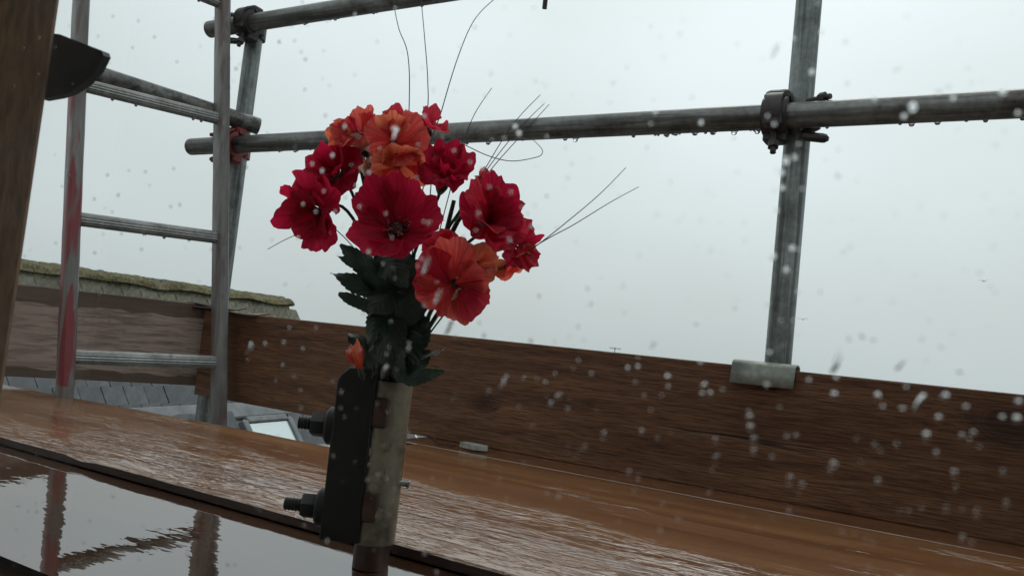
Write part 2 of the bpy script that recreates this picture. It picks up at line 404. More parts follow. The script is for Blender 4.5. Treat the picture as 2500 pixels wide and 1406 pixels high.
def leaf_mat():
    k = NT('dark_green_leaf'); uv = k.coord(out='UV'); s = k.sep(uv)
    u = k.math('ABSOLUTE', k.math('SUBTRACT', s['X'], .5))
    vein = k.math('SINE', k.math('MULTIPLY', k.math('SUBTRACT', s['Y'], k.math('MULTIPLY', u, .55)), 52.0))
    midr = k.ramp(u, (.0, 1.0), (.03, 0.0))
    n1 = k.noise(k.coord((40,)*3), 1.0, 4)
    c = k.ramp(n1, (.3, (.008, .02, .014)), (.7, (.026, .05, .034)))
    c = k.mix(k.math('MULTIPLY', midr, .3), c, (.045, .07, .05))
    h = k.math('ADD', k.math('MULTIPLY', vein, .3), k.math('MULTIPLY', n1, .5))
    d = k.bsdf(c, .42, normal=k.bump(h, .5, .001), spec=.6)
    t = k.n('BsdfTranslucent'); k.set(t.inputs['Color'], c)
    ms = k.n('MixShader'); ms.inputs[0].default_value = .25
    k.t.links.new(d, ms.inputs[1]); k.t.links.new(t.outputs[0], ms.inputs[2])
    return k.end(ms.outputs[0])
M['leaf'] = leaf_mat()
M['pale_leaf'] = plain('dry_leaf', (.18, .17, .14), (.32, .3, .26), 40, .6)

# ------------------------------------------------------------------ ground and far houses
b = MB(); b.grid(lambda u, v: ((u-.5)*1400, (v-.5)*1400, 0), 8, 8)
struct(b.build('ground', M['ground'], smooth=False))

def far_house(px, d, ridge_z, label, aerial):
    c = P(px, 865, d); c.z = 0
    h = empty('terraced_house', c); tag(h, label, 'house', 'far terraced houses')
    Mx = Matrix.Rotation(yaw, 3, 'Z'); top = EZ + ridge_z; ev = top - 2.2
    b = MB(); b.box((c.x, c.y, ev/2), (9, 6, ev), Mx); b.build('wall', M['far_wall'], h, False)
    b = MB(); vs = [c + Mx @ Vector((x, y, z)) for x in (-4.7, 4.7) for y, z in ((-3.3, ev+.02), (0, top), (3.3, ev+.02))]
    b.add(vs, [(0,1,4,3), (1,2,5,4), (0,2,1), (3,4,5), (0,3,5,2)]); rf = b.build('roof', M['slate'], h, False)
    ch = c + Mx @ Vector((aerial[0], 0, 0))
    b = MB(); b.box((ch.x, ch.y, top-.15), (.6, .5, .7), Mx); b.box((ch.x, ch.y, top+.24-.02), (.68, .58, .08), Mx); b.build('chimney', M['far_wall'], rf, False)
    for x in (-2.6, 0, 2.6):
        for z in (1.4, ev-1.3):
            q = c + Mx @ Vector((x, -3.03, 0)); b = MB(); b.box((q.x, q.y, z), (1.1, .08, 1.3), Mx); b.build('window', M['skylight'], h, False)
    return c, ch, top+.2
def tv_aerial(foot, topz, label, elements=True):
    a = empty('television_aerial', foot); tag(a, label, 'aerial', 'aerials on the far houses')
    b = MB(); b.tube([foot, (foot.x, foot.y, topz)], .022, 6); b.build('mast', M['dark_metal'], a)
    if elements:
        q = Vector((foot.x, foot.y, topz-.05)); f2 = Vector((math.cos(yaw), math.sin(yaw), 0)); s2 = Vector((-f2.y, f2.x, 0))
        b = MB(); b.tube([q-f2*.3, q+f2*.34], .014, 6); b.build('boom', M['dark_metal'], a)
        for t in (-.28, -.12, .02, .16, .3):
            b = MB(); b.tube([q+f2*t-s2*.22-Vector((0,0,.05)), q+f2*t+s2*.22+Vector((0,0,.05))], .01, 5); b.build('element', M['dark_metal'], a)
for px, d, rz, ax, ty, lab, alab, el in ((1500, 46, -.75, 0, 848, 'far pale house under a slate roof with a yagi aerial', 'television aerial with short crossbars showing above the brown toe board', True),
                                 (2118, 60, -.8, 0, 922, 'far pale house whose chimney carries a bare pole', 'bare thin aerial pole showing above the brown toe board', False)):
    c, ch, zt = far_house(px, d, rz, lab, (ax,))
    t = P(px, ty, d); tv_aerial(Vector((ch.x, ch.y, zt+.06)), t.z, alab, el)

# ------------------------------------------------------------------ neighbouring slate roof
RA = P(20, 646, 5.0); RB = P(703, 738, 7.6); RB.z = RA.z
ra = (RB-RA).normalized(); rl = (RB-RA).length
hz = Vector((ra.y, -ra.x, 0))                        # horizontally away from the ridge, towards our scaffold
if hz.x < 0: hz = -hz
pt = R(52); rb = (hz*math.cos(pt) - Vector((0,0,1))*math.sin(pt)).normalized(); rn = ra.cross(rb)
if rn.z < 0: rn = -rn
Rm = Matrix((ra, rb, rn)).transposed()
RQ = Rm.to_quaternion()
house2 = empty('slate_roofed_house', Vector((RA.x, RA.y, 0)) + ra*(rl/2)); tag(house2, 'neighbouring house with a mossy ridge above lichen covered slates', 'house')
def roof_pt(s, t, n=0): return RA + ra*s + rb*t + rn*n
T_EAVE = 1.2
b = MB()
for t, n in ((0, -.03), (T_EAVE, -.03)): b.v += [roof_pt(-1.2, t, n), roof_pt(rl-.02, t, n)]
zt = 0.0
b.v += [Vector((p.x, p.y, zt)) for p in (roof_pt(-1.2, T_EAVE-.1), roof_pt(rl-.02, T_EAVE-.1), roof_pt(-1.2, -1.2), roof_pt(rl-.02, -1.2))]
b.f = [(0,2,3,1), (2,4,5,3), (0,1,7,6), (1,3,5,7), (0,6,4,2)]; b.mi = [0]*5
b.v[6].x -= hz.x*1.0; b.v[7].x -= hz.x*1.0
b.build('wall', M['render'], house2, False)
def slate_mesh(w, l, t, name, seed):
    rg = random.Random(seed); b = MB(); n = 5; vs = []
    for top in (0, 1):
        for i in range(n+1): vs.append((w*(i/n-.5), l/2+rg.uniform(-.007, .004), -t/2+t*top))
        for i in range(n+1): vs.append((w*(i/n-.5), -l/2, -t/2+t*top))
    q = 2*(n+1)
    fs = []
    for i in range(n):
        fs.append((q+i, q+i+1, q+n+1+i+1, q+n+1+i)); fs.append((i+1, i, n+1+i, n+1+i+1)); fs.append((i, i+1, q+i+1, q+i))
    fs += [(n, n+1+n, q+n+1+n, q+n), (n+1, 0, q, q+n+1)]
    b.add(vs, fs); me = bpy.data.meshes.new(name); me.from_pydata(b.v, [], b.f); me.update(); return me
SW, SE = .17, .135
smesh = [slate_mesh(SW-.006, SE*1.9, .009, 'slate', i) for i in range(5)]
mmesh = [m_.copy() for m_ in smesh]
for m_ in smesh: m_.materials.append(M['slate'])
for m_ in mmesh: m_.materials.append(M['moss_slate'])
tilt = Quaternion((1, 0, 0), -.045)
roofpart = None
b = MB(); b.add([roof_pt(-1.2, .0, -.012), roof_pt(rl, .0, -.012), roof_pt(rl, T_EAVE, -.012), roof_pt(-1.2, T_EAVE, -.012)], [(0,1,2,3)])
roofpart = b.build('roof', M['dark_metal'], house2, False)
rows = [i for i in range(9)]
for r_ in rows:
    t = .10 + r_*SE
    mossy = r_ < 3
    s = -.55 + (SW/2 if r_ % 2 else 0)
    while s < rl-.02:
        if r_ in (0, 1, 2) or s < 2.2 and r_ >= 5:
            me = random.choice(mmesh if mossy else smesh)
            q = RQ @ tilt @ Quaternion((0, 0, 1), random.uniform(-.02, .02))
            inst('slate', me, roof_pt(s, t-.02, .008+random.uniform(0, .004)), q, roofpart)
        s += SW
# ridge stones
s = -.5; n_ = 0
while s < rl-.05:
    L = random.uniform(.27, .36); L = min(L, rl-s)
    b = MB()
    def rfn(u, v, s=s, L=L):
        an = -2.2+2.9*v; rr = .064*(1+.3*mnoise.noise(Vector((s*7+u*2.5, v*4, 3.3))))
        return roof_pt(s+L*(.005+.99*u), 0, -.0) + Vector((0,0,-.03)) + (hz*math.sin(an+.75)*1.25 + Vector((0,0,1))*math.cos(an+.75))*rr + Vector((0,0,.018*mnoise.noise(Vector((s*3+u, 1, 2)))))
    b.grid(rfn, 8, 10); b.v.append(roof_pt(s, 0)+Vector((0,0,-.04))); b.v.append(roof_pt(s+L, 0)+Vector((0,0,-.04)))
    c0, c1 = len(b.v)-2, len(b.v)-1
    for j in range(10):
        b.f.append((j*9, c0, (j+1)*9)); b.f.append((j*9+8, (j+1)*9+8, c1)); b.mi += [0, 0]
    b.build('ridge_stone', M['moss'], roofpart, True, angle=60); s += L
# gutter along the eave
g0 = roof_pt(-.6, T_EAVE+.05, -.03); g1 = roof_pt(rl-.1, T_EAVE+.05, -.03)
b = MB(); b.arc((g0+g1)/2, ra, hz, .05, .058, (g1-g0).length, -1.9, 1.9, 16); gut = b.build('gutter', M['gutter'], house2)
for s in (1.05, 3.0, 5.0):
    b = MB(); b.arc(roof_pt(s, T_EAVE+.05, -.03), ra, hz, .056, .067, .09, -1.9, 1.9, 16); b.build('joint_collar', M['strip'], gut)

# lean-to roof with a skylight under that eave
LA = P(690, 1019, 5.1)                               # top right corner of the skylight
leanto = empty('lean_to', Vector((LA.x, LA.y, 0))); tag(leanto, 'slate lean-to with a pale skylight below the grey gutter', 'lean-to')
def lean_pt(s, t, n=0): return LA + ra*s + rb*t + rn*n
b = MB()
b.v = [lean_pt(-1.6, -.06, -.02), lean_pt(1.6, -.06, -.02), lean_pt(1.6, .9, -.02), lean_pt(-1.6, .9, -.02)]
b.v += [Vector((p.x, p.y, 0)) for p in (lean_pt(-1.6, -.06), lean_pt(1.6, -.06), lean_pt(1.6, .9), lean_pt(-1.6, .9))]
b.f = [(0,3,2,1), (3,7,6,2), (0,1,5,4), (1,2,6,5), (0,4,7,3)]; b.mi = [0]*5
b.build('wall', M['render'], leanto, False)
b = MB(); b.box(lean_pt(0, -.06, .01), (3.2, .1, .03), Rm, bev=.008); b.build('lead_flashing', M['lead'], leanto)
sw_, sh_ = .42, .55
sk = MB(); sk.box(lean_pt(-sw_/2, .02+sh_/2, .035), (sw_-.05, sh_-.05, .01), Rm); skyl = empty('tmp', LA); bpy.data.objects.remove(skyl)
frm = None
pane_ = None
b = MB()
for (cs, ct, ws, ht) in ((-sw_-.0, .02+sh_/2, .045, sh_), (0, .02+sh_/2, .045, sh_), (-sw_/2, .02, sw_-.05, .04), (-sw_/2, .02+sh_, sw_-.05, .04)):
    b.box(lean_pt(cs, ct, .03), (ws, ht, .05), Rm, bev=.006)
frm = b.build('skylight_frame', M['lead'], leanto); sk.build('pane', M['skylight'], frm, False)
LS = .24
lm = [slate_mesh(LS-.008, .3, .011, 'slate', 20+i) for i in range(4)]
for m_ in lm: m_.materials.append(M['slate'])
for r_ in range(4):
    for i in range(8):
        s = -1.4 + i*LS + (LS/2 if r_ % 2 else 0) 
        if -sw_-.15 < s < .13 and r_ < 4:
            s2 = s
            if s > -.1: s = .15
            elif s < -sw_+.02: s = -sw_-.16
            else: continue
        inst('slate', random.choice(lm), lean_pt(s, .1+r_*.16, .012+random.uniform(0, .004)), RQ @ tilt, leanto)
    for i in range(5):
        inst('slate', random.choice(lm), lean_pt(.3+i*LS+(LS/2 if r_ % 2 else 0), .1+r_*.16, .012+random.uniform(0, .004)), RQ @ tilt, leanto)

# ------------------------------------------------------------------ own house: wall, dark room, window
own = empty('house', Vector((0, -.1, 0))); tag(own, 'grey rendered house wall around the brown timber window', 'house')
X0, X1, Z0, Z1 = -.47, 1.35, -.24, .75              # rough opening, relative to the eye
YA, YB = -.06, .14
def wallbox(name, x0, x1, y0, y1, z0, z1, mat):
    b = MB(); b.box(((x0+x1)/2, (y0+y1)/2, EZ+(z0+z1)/2), (x1-x0, y1-y0, z1-z0)); return b.build(name, mat, own, False)
wallbox('wall', -6, X0, YA, YB, -EZ, .98, M['render']); wallbox('wall', X1, 6, YA, YB, -EZ, .98, M['render'])
wallbox('wall', X0, X1, YA, YB, Z1, .98, M['render']); wallbox('wall', X0, X1, YA, YB, -EZ, Z0, M['render'])
wallbox('room_floor', -1.6, 2.4, -2.6, YA, -1.3, -1.2, M['plaster']); wallbox('room_ceiling', -1.6, 2.4, -2.6, YA, 1.0, 1.08, M['plaster'])
wallbox('room_wall', -1.6, -1.5, -2.5, YA, -1.2, 1.0, M['plaster']); wallbox('room_wall', 2.3, 2.4, -2.5, YA, -1.2, 1.0, M['plaster'])
wallbox('room_wall', -1.6, 2.4, -2.6, -2.5, -1.2, 1.0, M['plaster'])
win = empty('window', W(.44, .12, Z0)); tag(win, 'brown timber window frame with a rain spotted pane', 'window')
def frame_part(name, x0, x1, y0, y1, z0, z1):
    b = MB(); n = 40
    c = W((x0+x1)/2, (y0+y1)/2, (z0+z1)/2); b.box(c, (x1-x0, y1-y0, z1-z0), bev=.003); return b.build(name, M['jamb'], win)
frame_part('jamb', X0, -.4, .05, .2205, Z0+.03, Z1-.05)
frame_part('jamb', 1.28, X1, .05, .2205, Z0+.03, Z1-.05)
frame_part('head', X0, X1, .05, .2205, Z1-.05, Z1)
frame_part('sill', X0-.05, X1+.05, .05, .27, Z0-.01, Z0+.03)
GY = .1245
b = MB(); b.box(W(.44, .1225, .265), (1.676, .004, .866)); pane = b.build('pane', M['pane'], win, False)
# dark quarter round plate on the outer side of the jamb
pl = [(120, 84), (155, 88), (258, 128), (261, 139), (245, 172), (215, 205), (180, 228), (150, 238), (110, 245)]
b = MB(); YP = .232
f_ = [PY(x, y, YP) for x, y in pl]; k_ = [p + Vector((0, .004, 0)) for p in f_]; n = len(pl)
b.v = f_ + k_; b.f = [tuple(range(n))[::-1], tuple(range(n, 2*n))] + [(i, (i+1) % n, n+(i+1) % n, n+i) for i in range(n)]; b.mi = [0]*len(b.f)
tag(b.build('hinge_plate', M['plate'], None, True), 'dark quarter-round plate sticking out from behind the brown window jamb', 'plate')

# ------------------------------------------------------------------ scaffold boards
def plank(name, x0, x1, ya, yb, z0, z1, mats, seed=0, n=70, edge_front=None, yshift=None, parent=None, crown=0):
    """board lying along X, slightly uneven arrises; yshift(x, back?) bends its long edges; crown cups it"""
    rg = random.Random(seed); b = MB(); bv = min(.0014, (z1-z0)*.12, (yb-ya)*.12); vs = []; NA = 10 if crown else 1; m_ = 6+NA+1
    for i in range(n+1):
        x = x0 + (x1-x0)*i/n
        w0 = mnoise.noise(Vector((x*3, seed, 1)))*.0006; w1 = mnoise.noise(Vector((x*3, seed, 9)))*.0008
        a, c = ya+w0, yb+w1
        if yshift: a += yshift(x, 0); c += yshift(x, 1)
        j = [rg.uniform(0, .001) + (rg.random() < .07)*rg.uniform(0, .0035) for _ in range(2)]
        cz = lambda y: -crown*max(0, 1-(y-ya)/(yb-ya))**2
        pf = [(a+bv, z0), (a, z0+bv), (a, z1-bv-j[0]+cz(a))]
        for q in range(NA+1):
            y = a+bv+j[0] + (c-bv-j[1]-a-bv-j[0])*q/NA; pf.append((y, z1+cz(y)))
        pf += [(c, z1-bv-j[1]), (c, z0+bv), (c-bv, z0)]
        for y, z in pf: vs.append(W(x, y, z))
    fs = [tuple(range(m_)), tuple(range(n*m_+m_-1, n*m_-1, -1))]; mi = [1, 1]
    for i in range(n):
        for k_ in range(m_):
            q = (k_+1) % m_; fs.append((i*m_+k_, i*m_+m_+k_, i*m_+m_+q, i*m_+q)); mi.append(0 if 2 <= k_ <= 3+NA or not edge_front else 1)
    b.v += vs; b.f += fs; b.mi += mi
    return b.build(name, mats, parent, True)
D1, D2 = -.225, -.252
fb_shift = lambda x, back: (-.055*max(0, min(1, (-x-1.2)/.75)) if back else 0)
o = plank('scaffold_board', -2.35, 1.25, .754, 1.15, D2+.0006, D1, [M['deck'], M['edge']], 1, 90, True, fb_shift, None, .013); tag(o, 'wide wet orange-brown deck board with rippled water behind the flower tube', 'board')
o = plank('scaffold_board', -.985, 1.25, 1.1545, 1.380, D1-.0375, D1-.0025, [M['deck2'], M['edge']], 2, 60, True); tag(o, 'wet orange-brown deck board carrying the slate chip', 'board')
o = plank('scaffold_board', -1.05, 1.25, 1.3865, 1.60, D1-.0375, D1-.0035, [M['deck3'], M['edge']], 3, 60, True); tag(o, 'dark damp deck board under the brown toe board', 'board')
o = plank('scaffold_board', -1.9, 1.25, .486, .93, D2-.038, D2-.0025, [M['edge'], M['edge']], 4, 60, True, None, None, .036); tag(o, 'dark flooded board lying under the edge of the wide deck board', 'board')
b = MB(); b.grid(lambda u, v: W(-1.895+3.14*u, .49+.263*v, D2-.0005-.0205*(1-v)), 60, 8); struct(b.build('puddle', M['puddle'], None, True))
# toe boards
TT = .003
o = plank('toe_board', -1.832, 1.25, 1.50, 1.538, D1-.0032, TT, [M['toe'], M['edge']], 5, 90); tag(o, 'long dark brown wooden toe board with grain and knots', 'toe board')
# return toe board, turned across the end of the scaffold
c0 = Vector((-1.862, 1.536)); dr = Vector((-.155, -.36)).normalized(); L = 1.15
o = plank('toe_board', -L/2, L/2, -.019, .019, -.1125, .1125, [M['toe_grey'], M['edge']], 6, 50)
cc = c0 + dr*(L/2); o.rotation_euler = (0, 0, math.atan2(-dr.y, -dr.x)); o.location = W(cc.x, cc.y, -.094)
WPOS[o.name] = o.location.copy()
tag(o, 'pale grey-brown toe board with wet stains behind the ladder', 'toe board')
# bent scrap at the joint of the toe boards
b = MB()
def scrap(x0, y0, x1, y1, Yp, w, dz): 
    a, c = PY(x0, y0, Yp), PY(x1, y1, Yp)
    b.grid(lambda u, v: a.lerp(c, u) + Vector((0, (v-.5)*w, .006*math.sin(u*5+v*2)+dz*u*u)), 8, 3)
scrap(447, 740, 585, 756, 1.515, .05, .004); scrap(460, 752, 640, 762, 1.512, .06, -.004)
o = b.build('bent_strip', M['strip']); md = o.modifiers.new('s', 'SOLIDIFY'); md.thickness = .004
tag(o, 'bent rusty metal strip lying on the joint of two toe boards', 'strip')
# galvanised clip over the toe board at the post
cx = PY(1862, 925, 1.50)
b = MB(); pr = []
for i in range(13):
    an = math.pi*i/12; pr.append((1.519 - .024*math.cos(an), TT+.003+.008*math.sin(an)))
pr = [(1.487, TT-.032), (1.4935, TT-.012)] + pr + [(1.5435, TT-.01), (1.544, TT-.03)]
hw = .056
vs = []
for x in (-hw, hw):
    for y, z in pr: vs.append(W(cx.x+x, y, z))
n = len(pr); b.add(vs, [(i, i+1, n+i+1, n+i) for i in range(n-1)])
o = b.build('board_clip', M['clip']); md = o.modifiers.new('s', 'SOLIDIFY'); md.thickness = .003; md.offset = 1
tag(o, 'grey galvanised clip folded over the toe board at the post', 'clip')
# ------------------------------------------------------------------ scaffold tubes
TR = .02415
PLX, PRX, PYY = -1.857, -.314, 1.5655
def drips(o, a, c, n, rng):
    a, c = Vector(a), Vector(c)
    for i in range(n):
        t = rng.random(); p = a.lerp(c, t) + Vector((0, 0, -TR+.0006)); s = rng.choice((.5, .6, .7, .8, 1.0, 1.2))
        inst('water_drop', DROP, p, None, o, (s*1.35, s, s*rng.uniform(.7, 1.1)))
b = MB(); prof = [(0, -.0075), (.0016, -.0072), (.0028, -.006), (.0034, -.0045), (.0034, -.003), (.0045, -.0014), (.0065, .0)]
vs = []; n = 10
for r_, z in prof[1:]:
    for j in range(n): vs.append((r_*math.cos(2*math.pi*j/n), r_*math.sin(2*math.pi*j/n), z))
vs.append((0, 0, -.0075)); b.add(vs, [(i*n+j, i*n+(j+1) % n, i*n+n+(j+1) % n, i*n+n+j) for i in range(len(prof)-2) for j in range(n)] + [(n*(len(prof)-1), (j+1) % n, j) for j in range(n)] + [tuple(range(n*(len(prof)-2), n*(len(prof)-1)))])
DROP = bpy.data.meshes.new('water_drop'); DROP.from_pydata(b.v, [], b.f); DROP.shade_smooth(); DROP.materials.append(M['water']); DROP.update()
def pole(name, a, c, label, cat, mat='galv', group=None):
    b = MB(); b.pipe(a, c, TR, TR-.004, 32, seg=24); return tag(b.build(name, M[mat], None, True, angle=50), label, cat, group)
pole('scaffold_post', W(PRX-.008, PYY, -1.2), W(PRX+.006, PYY, 1.6), 'galvanised scaffold post rising behind the toe board clip', 'pole')
pole('scaffold_post', W(PLX-.004, PYY, -1.2), W(PLX+.004, PYY, .87), 'galvanised scaffold post standing behind the ladder', 'pole')
RYY = PYY - 2*TR - .001
rg = random.Random(3)
a, c = W(-2.0, RYY, .470), W(1.4, RYY, .479)
o = pole('guard_rail', a, c, 'weathered scaffold tube running behind the top flowers with hanging raindrops', 'rail', 'galv2'); drips(o, W(-1.7, RYY, .4707), W(.25, RYY, .476), 62, rg)
a, c = W(-1.985, RYY, .82), W(1.4, RYY, .832)
o = pole('guard_rail', a, c, 'upper scaffold tube with a cut end and dark coupler by the ladder top', 'rail', 'galv2'); drips(o, W(-1.8, RYY, .8205), W(-1.1, RYY, .823), 10, rg)
_A, _B = Vector((-1.789, 1.6, .537)), Vector((-1.985, 1.2, .573)); a, c = W(*(_B+(_B-_A)*1.2)), W(*(_A+(_B-_A)*.06))
o = pole('end_rail', a, c, 'scaffold tube crossing the scaffold end behind the ladder rung', 'rail', 'galv2'); drips(o, W(*_B), W(*_A), 4, rg)
# transoms that carry the deck, below the boards
for i, x in enumerate((-1.35,)):
    pole('transom', W(x, .3, D2-.038-TR-.0005), W(x, 1.75, D2-.038-TR-.0005), 'scaffold tube carrying the deck boards from below', 'pole', 'galv2')

def bolt(mb, p, d, L, r=.0058, nut=.0105, at=.55):
    """threaded bolt along d, with a hexagonal nut"""
    p = Vector(p); d = Vector(d).normalized(); pts = []; rad = []
    n = int(L/.0022)
    for i in range(n+1): pts.append(p + d*(L*i/n)); rad.append(r*(1 if i % 2 else .86))
    mb.tube(pts, rad, 10)
    mb.tube([p+d*(L*at), p+d*(L*at+.012)], nut, 6)
def coupler(name, px, rz, label, mat, flip=1):
    """right angle coupler: one saddle round the rail, one round the post, hinged flaps and two bolts"""
    e = empty(name, W(px, RYY, rz)); tag(e, label, 'coupler')
    s = flip
    b = MB(); b.arc(W(px-.03*s, RYY, rz), (1,0,0), (0,-1,0), TR+.0004, TR+.0115, .044, -2.5, 2.5, 20)
    b.box(W(px-.03*s, RYY-.006, rz-.004), (.036, .066, .05), bev=.006); b.box(W(px-.03*s, RYY+.012, rz+TR+.012), (.044, .036, .03), bev=.004); b.box(W(px-.03*s, RYY+.008, rz-TR-.012), (.042, .034, .028), bev=.004)
    b.build('rail_saddle', M[mat], e)
    b = MB(); b.arc(W(px, PYY, rz), (0,0,1), (0,1,0), TR+.0004, TR+.009, .05, -2.6, 2.6, 20)
    b.box(W(px+.034*s, PYY-.02, rz), (.02, .03, .04), bev=.004); b.box(W(px-.036*s, PYY-.02, rz), (.026, .034, .05), bev=.004)
    b.build('post_saddle', M[mat], e)
    b = MB(); b.arc(W(px-.03*s, RYY-.004, rz+.004), (1,0,0), (0,-1,.4), TR+.0095, TR+.015, .03, -1.0, 1.2, 14); b.tube([W(px-.055*s, RYY+.004, rz+TR+.014), W(px-.005*s, RYY+.004, rz+TR+.014)], .0075, 10)
    b.build('flap', M[mat], e)
    b = MB(); bolt(b, W(px-.03*s, RYY-.012, rz-TR-.004), (.12, -.35, -1), .052); b.build('bolt', M[mat], e)
    b = MB(); bolt(b, W(px+.02*s, PYY-.03, rz-.004+TR+.012), (1*s, -.5, 0), .05); b.build('bolt', M[mat], e)
    b = MB(); b.box(W(px+.04*s, PYY-.04, rz-.04), (.05, .018, .016), Matrix.Rotation(.15, 3, 'Y'), bev=.005); b.build('wing', M[mat], e)
    return e
coupler('coupler', PRX-.001, .4742, 'dark rusty coupler clamping the rail to the lone post', 'coupler')
coupler('coupler', PLX+.0, .4703, 'red painted coupler joining post and rail behind the ladder', 'red_coupler', -1)
coupler('coupler', PLX+.002, .8204, 'dark coupler with long bolts under the upper rail end', 'coupler', -1)
e = PY(1330, 22, RYY); 
t = empty('coupler', Vector((e.x, RYY, EZ+.824))); tag(t, 'dark coupler on the upper rail with its bolt end hanging down', 'coupler')
b = MB(); b.arc(Vector((e.x, RYY, EZ+.8242)), (1,0,0), (0,-1,0), TR+.0004, TR+.009, .045, -2.8, 2.8, 20); b.build('rail_saddle', M['coupler'], t)
b = MB(); p_ = Vector((e.x, RYY, EZ+.8242-TR-.006)); bolt(b, p_, (0, 0, -1), (p_.z-e.z), at=.15); b.build('bolt', M['coupler'], t)

# ------------------------------------------------------------------ ladder, leaning along the scaffold
lad = None
LB, LT = PY(160, 960, 1.10), PY(200, 0, 1.10); RB_, RT_ = PY(535, 1030, 1.456), PY(545, 0, 1.456)
def ext(p, q, z): return p + (q-p)*((z-p.z)/(q.z-p.z))
lb, lt = ext(LB, LT, EZ-1.6), ext(LB, LT, EZ+1.3); rb2, rt2 = ext(RB_, RT_, EZ-1.6), ext(RB_, RT_, EZ+1.3)
lad = empty('ladder', (lb+rb2)/2); tag(lad, 'worn ladder with red paint traces on one stile and ribbed grey rungs', 'ladder')
acr = (rb2-lb).normalized(); alo = ((lt-lb)+(rt2-rb2)).normalized(); acr = (acr-alo*acr.dot(alo)).normalized(); nrm = acr.cross(alo)
Lm = Matrix((acr, nrm, alo)).transposed()
def stile(a, c, mat):
    d = (c-a); b = MB(); n = 60; w, h = .0145, .0245; vs = []
    prof = [(-w, -h+.006), (-w+.004, -h), (w-.004, -h), (w, -h+.006), (w, h-.006), (w-.004, h), (-w+.004, h), (-w, h-.006)]
    for i in range(n+1):
        for j, (x, y) in enumerate(prof):
            q = 1+.06*mnoise.noise(Vector((i*.7, j*3, a.x*9))); vs.append(a + d*(i/n) + Lm @ Vector((x*q, y*q, 0)))
    b.add(vs, [tuple(range(7, -1, -1)), tuple(range(n*8, n*8+8))] + [(i*8+j, i*8+(j+1) % 8, i*8+8+(j+1) % 8, i*8+8+j) for i in range(n) for j in range(8)])
    b.mi = [0, 0] + [(1 if j in (7, 0) else 0) for i in range(n) for j in range(8)]
    return b.build('stile', [M[mat], M[mat]], lad)
stile(lb, lt, 'stile_red'); stile(rb2, rt2, 'stile')
def rung(pa, pc):
    d = pc-pa; t = d.normalized(); b = MB(); vs = []; n = 16
    for i in (0, 1):
        for j in range(n*2):
            an = math.pi*j/n; rr = .0165*(1 if j % 2 else .90)
            vs.append(pa + d*i + (nrm*math.cos(an)*1.1 + alo*math.sin(an))*rr)
    k_ = n*2; b.add(vs, [tuple(range(k_-1, -1, -1)), tuple(range(k_, 2*k_))] + [(j, (j+1) % k_, k_+(j+1) % k_, k_+j) for j in range(k_)])
    o = b.build('rung', M['rung'], lad, False); return o
# rung heights from the picture: left stile y 865, 530, 200 ; right stile y 880, 585, 293
def on(p, q, y):
    best = min((p.lerp(q, i/400) for i in range(401)), key=lambda s: abs((703-FPX*((s-EYE).dot(UP))/((s-EYE).dot(FW)))-y)); return best
ys = [(867, 881), (533, 583), (204, 290), (-128, 8)]
rgs = []
for y0, y1 in ys: rgs.append((on(lb, lt, y0), on(rb2, rt2, y1)))
stepL = (rgs[0][0]-rgs[1][0]); stepR = (rgs[0][1]-rgs[1][1])
for i in range(1, 5): rgs.append((rgs[0][0]+stepL*i, rgs[0][1]+stepR*i))
for pa, pc in rgs:
    o = rung(pa, pc)
    for i in range(4):
        q = pa.lerp(pc, random.uniform(.08, .9)) - Vector((0, 0, .0155)); inst('water_drop', DROP, q, None, lad, (1, 1.1, .8))

# ------------------------------------------------------------------ flower holder: tube stub with a bolted black bracket
_q = PY(934, 1130, .711); SX, SY = _q.x, .711
zb, zt = PY(925, 1338, .688).z-EZ, PY(960, 930, .711).z-EZ
stub = empty('tube_stub', W(SX, SY, D2-.004)); tag(stub, 'cement stained tube stub with bolted black bracket, holding the flowers', 'tube')
b = MB(); b.pipe(W(SX-.001, SY, zb-.001), W(SX, SY, zt), .0242, .0205, 40, seg=12); tb = b.build('tube', M['stub'], stub, True, angle=50)
b = MB(); b.pipe(W(SX, SY, D2-.004), W(SX, SY, zb+.02), .0195, .0165, 32); b.build('spigot', M['strip'], stub)
LFT = -RT; LFT = Vector((LFT.x, LFT.y, 0)).normalized(); TOC = Vector((-FW.x, -FW.y, 0)).normalized()
Bm = Matrix((-LFT, TOC*-1, Vector((0,0,1)))).transposed()       # x: picture right, y: away, z: up
def BP(x, y, z): return W(SX, SY, 0) + Bm @ Vector((x, y, 0)) + Vector((0, 0, z))
